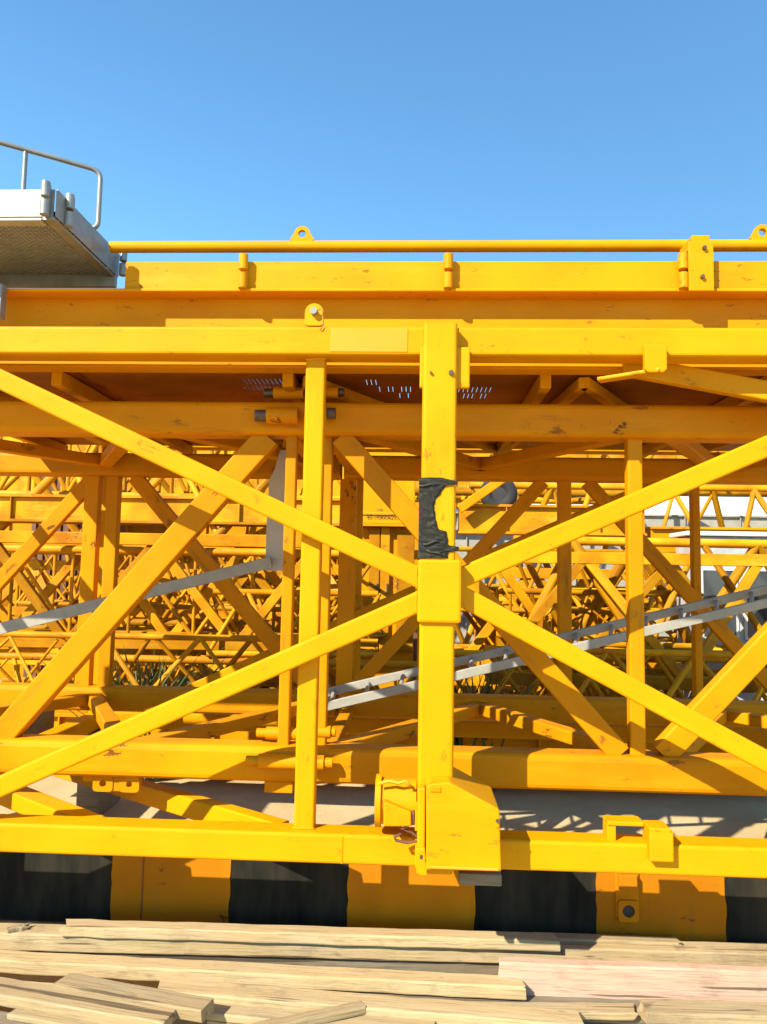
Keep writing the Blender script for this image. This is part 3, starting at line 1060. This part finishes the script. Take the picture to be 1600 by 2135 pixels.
plank((130, 1931), (1162, 1962), 0.178, 0.075, 0.046, 'pale plank on top at the back, ends short of the lug with a hole')
plank((-260, 1940), (1900, 1998), 0.132, 0.10, 0.072, 'long pale plank running the full width under the back one', bow=0.004)
plank((-260, 1989), (1090, 2058), 0.105, 0.085, 0.052, 'long knotty plank, its right end under the pinkish board')
plank((1042, 2006), (1800, 2034), 0.168, 0.05, 0.132, 'broad pinkish board lying at the right on the other planks', 'wood_pink', 'board')
plank((322, 2066), (1212, 2138), 0.08, 0.10, 0.05, 'long pale plank crossing the bottom middle of the pile')
plank((112, 2052), (416, 2106), 0.118, 0.09, 0.045, 'short pale plank with its sawn end showing above the others')
plank((-150, 2048), (336, 2132), 0.108, 0.11, 0.042, 'pale plank at the lower left with a split end')
plank((1350, 2112), (1900, 2128), 0.085, 0.10, 0.05, 'pale plank in the bottom right corner')
plank((432, 2112), (900, 2160), 0.055, 0.12, 0.05, 'split plank lying lowest at the bottom middle')
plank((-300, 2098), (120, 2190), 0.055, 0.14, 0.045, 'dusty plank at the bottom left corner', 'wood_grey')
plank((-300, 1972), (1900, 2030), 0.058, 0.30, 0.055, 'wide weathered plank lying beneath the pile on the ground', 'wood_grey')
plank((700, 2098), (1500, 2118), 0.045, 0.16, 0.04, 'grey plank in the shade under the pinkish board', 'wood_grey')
plank((1120, 1956), (1420, 1966), 0.150, 0.06, 0.017, 'thin offcut lying on the long plank below the lug with a hole')
plank((22, 1936), (58, 1930), 0.155, 0.03, 0.022, 'small pale offcut beside the left end of the top plank')

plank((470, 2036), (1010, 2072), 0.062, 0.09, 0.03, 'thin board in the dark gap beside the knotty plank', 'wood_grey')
plank((520, 2150), (760, 2100), 0.085, 0.05, 0.03, 'short crooked offcut at the bottom middle', 'wood')
plank((840, 2108), (1330, 2112), 0.062, 0.07, 0.03, 'thin pale board under the end of the pinkish board', 'wood')
plank((20, 2118), (330, 2170), 0.07, 0.06, 0.03, 'thin splintered batten in the bottom left corner', 'wood')

# ================================================================== the yard behind: stacked jib trusses
def jib(x0, x1, Y, z0, w, h, label, bay=0.75, rc=0.035, rl=0.017, yaw=0.0, square=False, mat='jib', box_chord=False, heavy=False):
    root = thing('crane_jib_section', ((x0 + x1) / 2, Y, z0), label, 'jib section', 'jib sections stacked in the yard behind')
    cx, cy = (x0 + x1) / 2, Y
    ca, sa = math.cos(yaw), math.sin(yaw)

    def T(x, y, z):
        dx, dy = x - cx, y - cy
        return Vector((cx + dx * ca - dy * sa, cy + dx * sa + dy * ca, z))
    if square:
        ch = [(-w / 2, 0), (w / 2, 0), (-w / 2, h), (w / 2, h)]
        faces = [(0, 2), (1, 3), (0, 1), (2, 3)]
    else:
        ch = [(-w / 2, 0), (w / 2, 0), (0, h)]
        faces = [(0, 2), (1, 2), (0, 1)]
    for (dy, dz) in ch:
        if box_chord:
            bar('chord', T(x0, Y + dy, z0 + rc + dz), T(x1, Y + dy, z0 + rc + dz), rc * 2, rc * 2, mat, root, r=0.006)
        else:
            pipe('chord', T(x0, Y + dy, z0 + rc + dz), T(x1, Y + dy, z0 + rc + dz), rc, mat, root, seg=10)
    n = max(2, int(round((x1 - x0) / bay)))
    jr = random.Random(len(label) * 31 + int(x0 * 10))
    for fi, (p, q) in enumerate(faces):
        for i in range(n):
            xa, xb = x0 + (x1 - x0) * i / n, x0 + (x1 - x0) * (i + 1) / n
            A, B = (ch[p], ch[q]) if (i + fi) % 2 == 0 else (ch[q], ch[p])
            xa += jr.uniform(-0.07, 0.07) * bay
            xb += jr.uniform(-0.07, 0.07) * bay
            if heavy:
                bar('lacing', T(xa, Y + A[0], z0 + rc + A[1]), T(xb, Y + B[0], z0 + rc + B[1]), rl * 2, rl * 1.5, mat, root, r=0.006)
                continue
            lacing('lacing', T(xa, Y + A[0], z0 + rc + A[1]), T(xb, Y + B[0], z0 + rc + B[1]), rl * jr.choice((0.7, 1, 1, 1.15)), mat, root)
            if square and fi < 2:
                lacing('upright', T(xa, Y + ch[p][0], z0 + rc), T(xa, Y + ch[q][0], z0 + rc + h), rl * 0.9, mat, root)
    return root


jib(-4.2, 0.1, 6.7, 0.02, 0.9, 0.86, 'thin-laced yellow jib on the ground, nearest behind the cage at the left', 0.55)
jib(0.25, 4.4, 6.9, 0.02, 0.9, 0.95, 'thin-laced yellow jib on the ground, nearest behind the cage at the right', 0.6)
jib(-4.6, -0.35, 7.6, 1.02, 0.85, 0.85, 'yellow jib section stacked second on the left pile', 0.62, 0.04, 0.02, square=True)
jib(0.9, 2.75, 7.7, 1.05, 0.8, 0.5, 'low yellow jib section stacked second on the right pile', 0.55, 0.03, 0.016, square=True)
jib(-5.4, 0.0, 9.2, 0.02, 1.1, 1.0, 'tall yellow jib on the ground of the second row at the left', 0.8, 0.045, 0.024)
jib(0.6, 6.2, 9.3, 0.02, 1.1, 1.3, 'tall yellow jib on the ground of the second row at the right', 0.9, 0.045, 0.03)
jib(-5.6, -0.6, 9.4, 1.15, 1.0, 0.9, 'square yellow jib halfway up the second row at the left', 0.75, 0.05, 0.025, square=True, box_chord=True)
jib(0.7, 6.4, 9.6, 1.5, 1.1, 1.35, 'steep-laced yellow jib high on the second row at the right', 0.5, 0.045, 0.035)
jib(-6.5, -0.3, 11.5, 2.6, 1.2, 1.3, 'bright yellow jib on top of the far left pile', 0.9, 0.06, 0.04)
jib(-0.2, 3.4, 11.5, 2.9, 1.1, 1.2, 'bright yellow jib on top of the far middle pile', 0.8, 0.06, 0.04)
jib(3.3, 8.5, 11.8, 3.1, 1.1, 1.2, 'bright yellow jib on top of the far right pile', 0.8, 0.06, 0.04)

jib(0.95, 4.6, 7.35, 0.98, 0.55, 1.05, 'heavy-laced yellow jib standing high behind the right upright of the mast', 0.62, 0.045, 0.048, yaw=0.06)
jib(-5.0, -1.6, 8.9, 2.05, 0.8, 1.0, 'heavy-laced yellow jib on the upper left pile beside the brown container', 0.7, 0.05, 0.05, yaw=-0.05)
jib(-1.9, -0.35, 7.0, 0.95, 0.5, 0.55, 'short yellow jib end lying left of the narrow post', 0.3, 0.03, 0.02, yaw=0.12)
jib(-3.6, -0.2, 7.95, 0.03, 0.7, 0.8, 'yellow jib lying askew in the gap of the left pile', 0.42, 0.03, 0.022, yaw=0.16)
jib(0.3, 2.75, 8.1, 0.03, 0.7, 0.85, 'yellow jib lying askew in the gap of the right pile', 0.4, 0.03, 0.022, yaw=-0.14, square=True)
jib(-6.0, -0.4, 10.4, 0.03, 1.0, 1.5, 'tall yellow jib of the third row at the left', 0.6, 0.05, 0.035, yaw=0.05)
jib(0.4, 6.8, 10.4, 0.03, 1.0, 1.3, 'tall yellow jib of the third row at the right', 0.6, 0.05, 0.035, yaw=-0.04)

# solid girders lying between the trusses


def girder(x0, x1, Y, z0, h, t, label, mat='jib', stiff=0.8, yaw=0):
    root = thing('box_girder', ((x0 + x1) / 2, Y, z0), label, 'girder', 'girders stacked in the yard behind')
    box('web_plate', (x0, Y, z0 + 0.031), (x1, Y + t, z0 + h - 0.031), mat, root, 0.004)
    for z in (z0, z0 + h - 0.03):
        box('flange', (x0 - 0.01, Y - 0.05, z), (x1 + 0.01, Y + t + 0.05, z + 0.03), mat, root, 0.003)
    n = int((x1 - x0) / stiff)
    for i in range(n):
        x = x0 + (i + 0.5) * (x1 - x0) / n
        box('stiffener', (x, Y - 0.045, z0 + 0.031), (x + 0.014, Y - 0.001, z0 + h - 0.031), mat, root, 0.002)
    return root


girder(-5.2, -0.7, 8.45, 2.26, 0.32, 0.3, 'bright yellow box girder across the left pile at eye level')
girder(0.5, 2.6, 8.5, 2.20, 0.34, 0.3, 'bright yellow box girder just right of the middle post')
girder(2.7, 6.5, 8.6, 2.02, 0.30, 0.3, 'brownish box girder at eye level on the right pile', 'mast')
girder(-4.8, 0.3, 6.05, 0.25, 0.30, 0.2, 'low worn girder on the ground behind the cage at the left', 'mast', 1.1)
girder(0.4, 5.2, 6.1, 0.22, 0.32, 0.2, 'low worn girder on the ground behind the cage at the right', 'mast', 1.1)
girder(-7.5, 0.2, 12.6, 0.05, 1.3, 0.4, 'deep girder at the bottom of the far left pile, browned as shaded gaps', 'rust', 0.9)  # brown colour stands in for the shaded gaps of the pile
girder(-7.5, 0.2, 12.7, 1.38, 1.2, 0.4, 'deep orange girder in the middle of the far left pile', 'mast', 0.7)
girder(-7.5, -0.4, 12.8, 2.62, 1.9, 0.4, 'deep yellow girder at the top of the far left pile', 'jib', 1.2)
girder(0.4, 8.6, 12.6, 0.05, 2.75, 0.4, 'deep pale grey girder at the bottom of the far right pile', 'galv_pale', 0.9)
girder(-0.6, 12.5, 17.2, 3.75, 1.6, 0.4, 'deep yellow girder along the top behind the white truck', 'jib', 1.0)
girder(-0.6, 12.5, 17.2, 0.05, 3.69, 0.4, 'tall orange girder under the top one behind the white truck', 'mast', 1.0)

girder(-6.2, -0.9, 10.95, 0.05, 1.9, 0.3, 'worn orange girder standing behind the left jibs', 'mast', 0.5)
girder(0.9, 3.4, 11.0, 0.05, 1.55, 0.3, 'worn orange girder standing behind the right jibs', 'mast', 0.5)
jib(-4.4, -0.9, 8.2, 1.3, 0.5, 0.75, 'thin yellow jib wedged under the eye-level girder at the left', 0.36, 0.028, 0.018, yaw=-0.1)
jib(0.35, 2.7, 7.9, 1.35, 0.45, 0.62, 'thin yellow jib wedged under the eye-level girder at the right', 0.34, 0.028, 0.02, yaw=0.1)
jib(-3.9, -0.6, 6.35, 0.62, 0.4, 0.5, 'small yellow jib lying on the low girder at the left', 0.4, 0.028, 0.02, yaw=0.03)
jib(0.6, 4.1, 6.4, 0.62, 0.4, 0.45, 'small yellow jib lying on the low girder at the right', 0.36, 0.028, 0.022, yaw=-0.03)
jib(-5.5, -0.9, 9.9, 2.65, 0.8, 0.9, 'yellow jib high on the left pile in front of the far girder', 0.45, 0.04, 0.03, yaw=0.04, square=True)
a, b = V(958, 1062, 8.35), V(1068, 985, 8.35)
o = bar('leaning_strut', a, b, 0.10, 0.06, 'mast', None, r=0.01)
tag(o, 'orange steel strut slanting across the black tyre', 'strut')

jib(-4.7, -0.95, 7.05, 1.0, 0.6, 0.95, 'heavy box-section truss behind the left diagonals of the mast', 0.8, 0.055, 0.042, yaw=0.07, square=True, box_chord=True, heavy=True)
jib(0.7, 4.9, 7.0, 0.75, 0.6, 1.1, 'heavy box-section truss behind the right ladder', 0.85, 0.055, 0.042, yaw=-0.06, box_chord=True, heavy=True)
jib(-5.6, -0.2, 8.85, 0.6, 0.8, 1.1, 'heavy box-section truss in the second row at the left', 0.9, 0.06, 0.05, yaw=-0.08, box_chord=True, heavy=True)
jib(0.4, 5.6, 9.0, 0.5, 0.8, 1.2, 'heavy box-section truss in the second row at the right', 0.9, 0.06, 0.05, yaw=0.07, square=True, box_chord=True, heavy=True)

# cabinet with lettering in the middle of the yard
cb = thing('yellow_cabinet', (-0.2, 8.0, 0), 'yellow equipment cabinet with small black lettering, seen left of the middle post', 'cabinet')
cx0, cx1 = V(738, 1020, 8.0).x, V(866, 1020, 8.0).x
z1, z0 = V(800, 930, 8.0).z, V(800, 1092, 8.0).z
box('panel', (cx0, 8.0, z0), (cx1, 8.5, z1), 'frame', cb, 0.01)
box('panel_rim', (cx0 - 0.01, 7.985, V(800, 1070, 8.0).z - 0.02), (cx1, 7.9985, V(800, 1070, 8.0).z + 0.006), 'frame', cb, 0.003)
box('sill', (cx0, 7.96, z0 - 0.03), (cx1, 8.5, z0 - 0.002), 'mast', cb, 0.004)
for i, (a, b) in enumerate(((770, 792), (794, 813), (828, 864))):
    xa, xb = V(a, 1150, 8.05).x, V(b, 1150, 8.05).x
    box('door', (xa, 8.05, 0.9), (xb, 8.1, z0 - 0.034), 'jib', cb, 0.006)
    box('door_handle', (xb - 0.03, 8.03, 1.5), (xb - 0.015, 8.0495, 1.62), 'steel', cb, 0.003)
box('body', (cx0 + 0.06, 8.101, 0.002), (cx1, 8.6, z0 - 0.033), 'mast', cb, 0.006)


def lettering(body, p, size, parent, rot=0.0):
    cu = bpy.data.curves.new('lettering', 'FONT')
    cu.body = body
    cu.size = size
    cu.extrude = 0.0006
    tmp = bpy.data.objects.new('lettering_tmp', cu)
    COL.objects.link(tmp)
    bpy.context.view_layer.update()
    me = bpy.data.meshes.new_from_object(tmp.evaluated_get(bpy.context.evaluated_depsgraph_get()))
    bpy.data.objects.remove(tmp)
    bpy.data.curves.remove(cu)
    mw = Matrix.Translation(p) @ Matrix.Rotation(R(90), 4, 'X') @ Matrix.Rotation(rot, 4, 'Z')
    me.materials.clear()
    return link('lettering', me, 'grease', mw, parent)


lettering('BF MAKAZORM', V(764, 1080, 7.983), 0.062, cb)
lettering('7:00', V(786, 1066, 7.998), 0.04, cb)
lettering('SOS', V(829, 1228, 8.04), 0.07, cb, R(90))

# container added for a dark void, white truck, grey cabin and pale shed further off
ct = thing('dark_void_container', (-6.2, 10.9, 0), 'dark brown container added to fill a dark void deep in the yard at the left', 'container')  # dark container added where a dark void shows between the piles
x0, x1 = V(70, 1010, 10.8).x, V(190, 1010, 10.8).x
box('wall', (x0, 10.8, 0.002), (x1, 12.2, V(100, 960, 10.8).z), 'rust', ct, 0.02)
for i in range(7):
    x = x0 + (x1 - x0) * (i + 0.5) / 7
    box('rib', (x - 0.03, 10.77, 0.1), (x + 0.03, 10.799, V(100, 965, 10.8).z), 'rust', ct, 0.006)

tr = thing('white_truck', (4.0, 14.5, 0), 'white box truck with dark stripe parked behind the jibs at the right', 'truck')
ty = 14.2
bx0, bx1 = V(1060, 1020, ty).x, V(1640, 1020, ty).x
zt_ = V(1200, 968, ty).z
box('box_body', (bx0, ty, 1.25), (bx1, ty + 2.3, zt_), 'white', tr, 0.03)
zz = V(1130, 1021, ty).z
box('dark_stripe', (bx0 + 0.02, ty - 0.006, zz - 0.09), (bx1 - 0.02, ty - 0.001, zz + 0.09), 'dark', tr, 0.002)
box('dark_stripe', (bx0 + 0.02, ty - 0.006, 2.55), (bx1 - 0.02, ty - 0.001, 2.68), 'dark', tr, 0.002)
box('chassis', (bx0 - 1.6, ty + 0.3, 0.75), (bx1, ty + 2.0, 1.2), 'dark', tr, 0.02)
cabp = [(bx0 - 1.75, 0.85), (bx0 - 0.12, 0.85), (bx0 - 0.12, 3.0), (bx0 - 1.3, 3.0), (bx0 - 1.75, 2.0)]
prism('cab', cabp, ty + 0.05, ty + 2.25, 'white', tr, 0.05)
prism('cab_window', [(bx0 - 1.5, 2.0), (bx0 - 0.5, 2.0), (bx0 - 0.5, 2.75), (bx0 - 1.2, 2.75)], ty + 0.02, ty + 0.046, 'glass', tr, 0.004)
for x in (bx0 - 1.0, bx1 - 1.6, bx1 - 0.5):
    for y in (ty + 0.1, ty + 1.95):
        w = pipe('wheel', (x, y, 0.5), (x, y + 0.28, 0.5), 0.498, 'rubber', tr, seg=24)
        pipe('rim', (x, y - 0.012, 0.5), (x, y + 0.02, 0.5), 0.27, 'galv', w, seg=18)

wl = thing('spare_wheel', V(1045, 1040, 9.0), 'black tyre hanging on a jib right of the plastic-wrapped post', 'wheel')
c = V(1040, 1030, 9.0)


def torus(name, c, r1, r2, mat, parent):
    bm = bmesh.new()
    n1, n2 = 28, 12
    rings = []
    for i in range(n1):
        a = 2 * math.pi * i / n1
        rings.append([bm.verts.new(((r1 + r2 * math.cos(b)) * math.cos(a), r2 * 0.9 * math.sin(b), (r1 + r2 * math.cos(b)) * math.sin(a))) for b in [2 * math.pi * j / n2 for j in range(n2)]])
    for i in range(n1):
        for j in range(n2):
            bm.faces.new((rings[i][j], rings[(i + 1) % n1][j], rings[(i + 1) % n1][(j + 1) % n2], rings[i][(j + 1) % n2]))
    me = from_bm(bm, name)
    for p in me.polygons:
        p.use_smooth = True
    return link(name, me, mat, Matrix.Translation(c), parent)


torus('tyre', c, 0.15, 0.08, 'rubber', wl)
pipe('rim', c - Vector((0, 0.04, 0)), c + Vector((0, 0.05, 0)), 0.10, 'dark', wl, seg=18)

gc = thing('grey_cabin', (3.4, 8.1, 0), 'small pale grey cabin with windows seen through the right truss', 'cabin')
gy = 7.95
x0, x1 = V(1440, 1170, gy).x, V(1640, 1170, gy).x
zg1 = V(1500, 1118, gy).z
box('wall', (x0, gy, 0.002), (x1, gy + 0.45, zg1), 'grey_blue', gc, 0.02)
box('roof', (x0 - 0.05, gy - 0.05, zg1 + 0.001), (x1 + 0.05, gy + 0.5, zg1 + 0.05), 'white', gc, 0.01)
for k in range(2):
    xa = x0 + 0.12 + k * 0.45
    box('window_frame', (xa - 0.03, gy - 0.02, 1.1), (xa + 0.36, gy - 0.001, 1.85), 'white', gc, 0.004)
    box('window_pane', (xa, gy - 0.026, 1.13), (xa + 0.33, gy - 0.0205, 1.82), 'glass', gc, 0.002)

sh = thing('pale_shed', (0, 24, 0), 'long pale shed closing off the yard far behind the crane parts', 'shed')
for i in range(26):
    x = -26 + i * 2
    box('cladding_panel', (x + 0.01, 24 - 0.03 * (i % 2), 0.002), (x + 1.99, 24.3, 6.2), 'shed', sh, 0.01)
box('roof', (-26.4, 23.6, 6.202), (26.4, 34, 6.5), 'galv', sh, 0.02)


# ================================================================== weeds between the piles
M['leaf'] = plain('weed_leaf', (0.07, 0.11, 0.025), 0.6, 0, 0.4, 20, bmp=0)


def weeds(c, n, h, label):
    rr = random.Random(int(c.x * 100))
    bm = bmesh.new()
    for i in range(n):
        a, r = rr.uniform(0, 6.28), rr.uniform(0, h * 0.35)
        p = Vector((r * math.cos(a), r * math.sin(a), 0))
        t = Vector((rr.uniform(-0.5, 0.5), rr.uniform(-0.5, 0.5), 1)) * h * rr.uniform(0.5, 1)
        w = Vector((math.cos(a + 1.57), math.sin(a + 1.57), 0)) * 0.012
        m = p + t * 0.55
        v = [bm.verts.new(x) for x in (p - w * 0.4, p + w * 0.4, m + w, p + t + Vector((t.x, t.y, -h * 0.2)) * 0.3, m - w)]
        bm.faces.new(v)
    o = link('weed_clump', from_bm(bm, 'weed_clump'), 'leaf', Matrix.Translation(c))
    tag(o, label, 'weed', 'weeds between the piles')


weeds(Vector((V(310, 1330, 6.4).x, 6.4, 0)), 220, 1.15, 'green weeds growing behind the left side of the cage')
weeds(Vector((V(990, 1300, 6.45).x, 6.45, 0)), 160, 1.1, 'green weeds growing just right of the middle post')
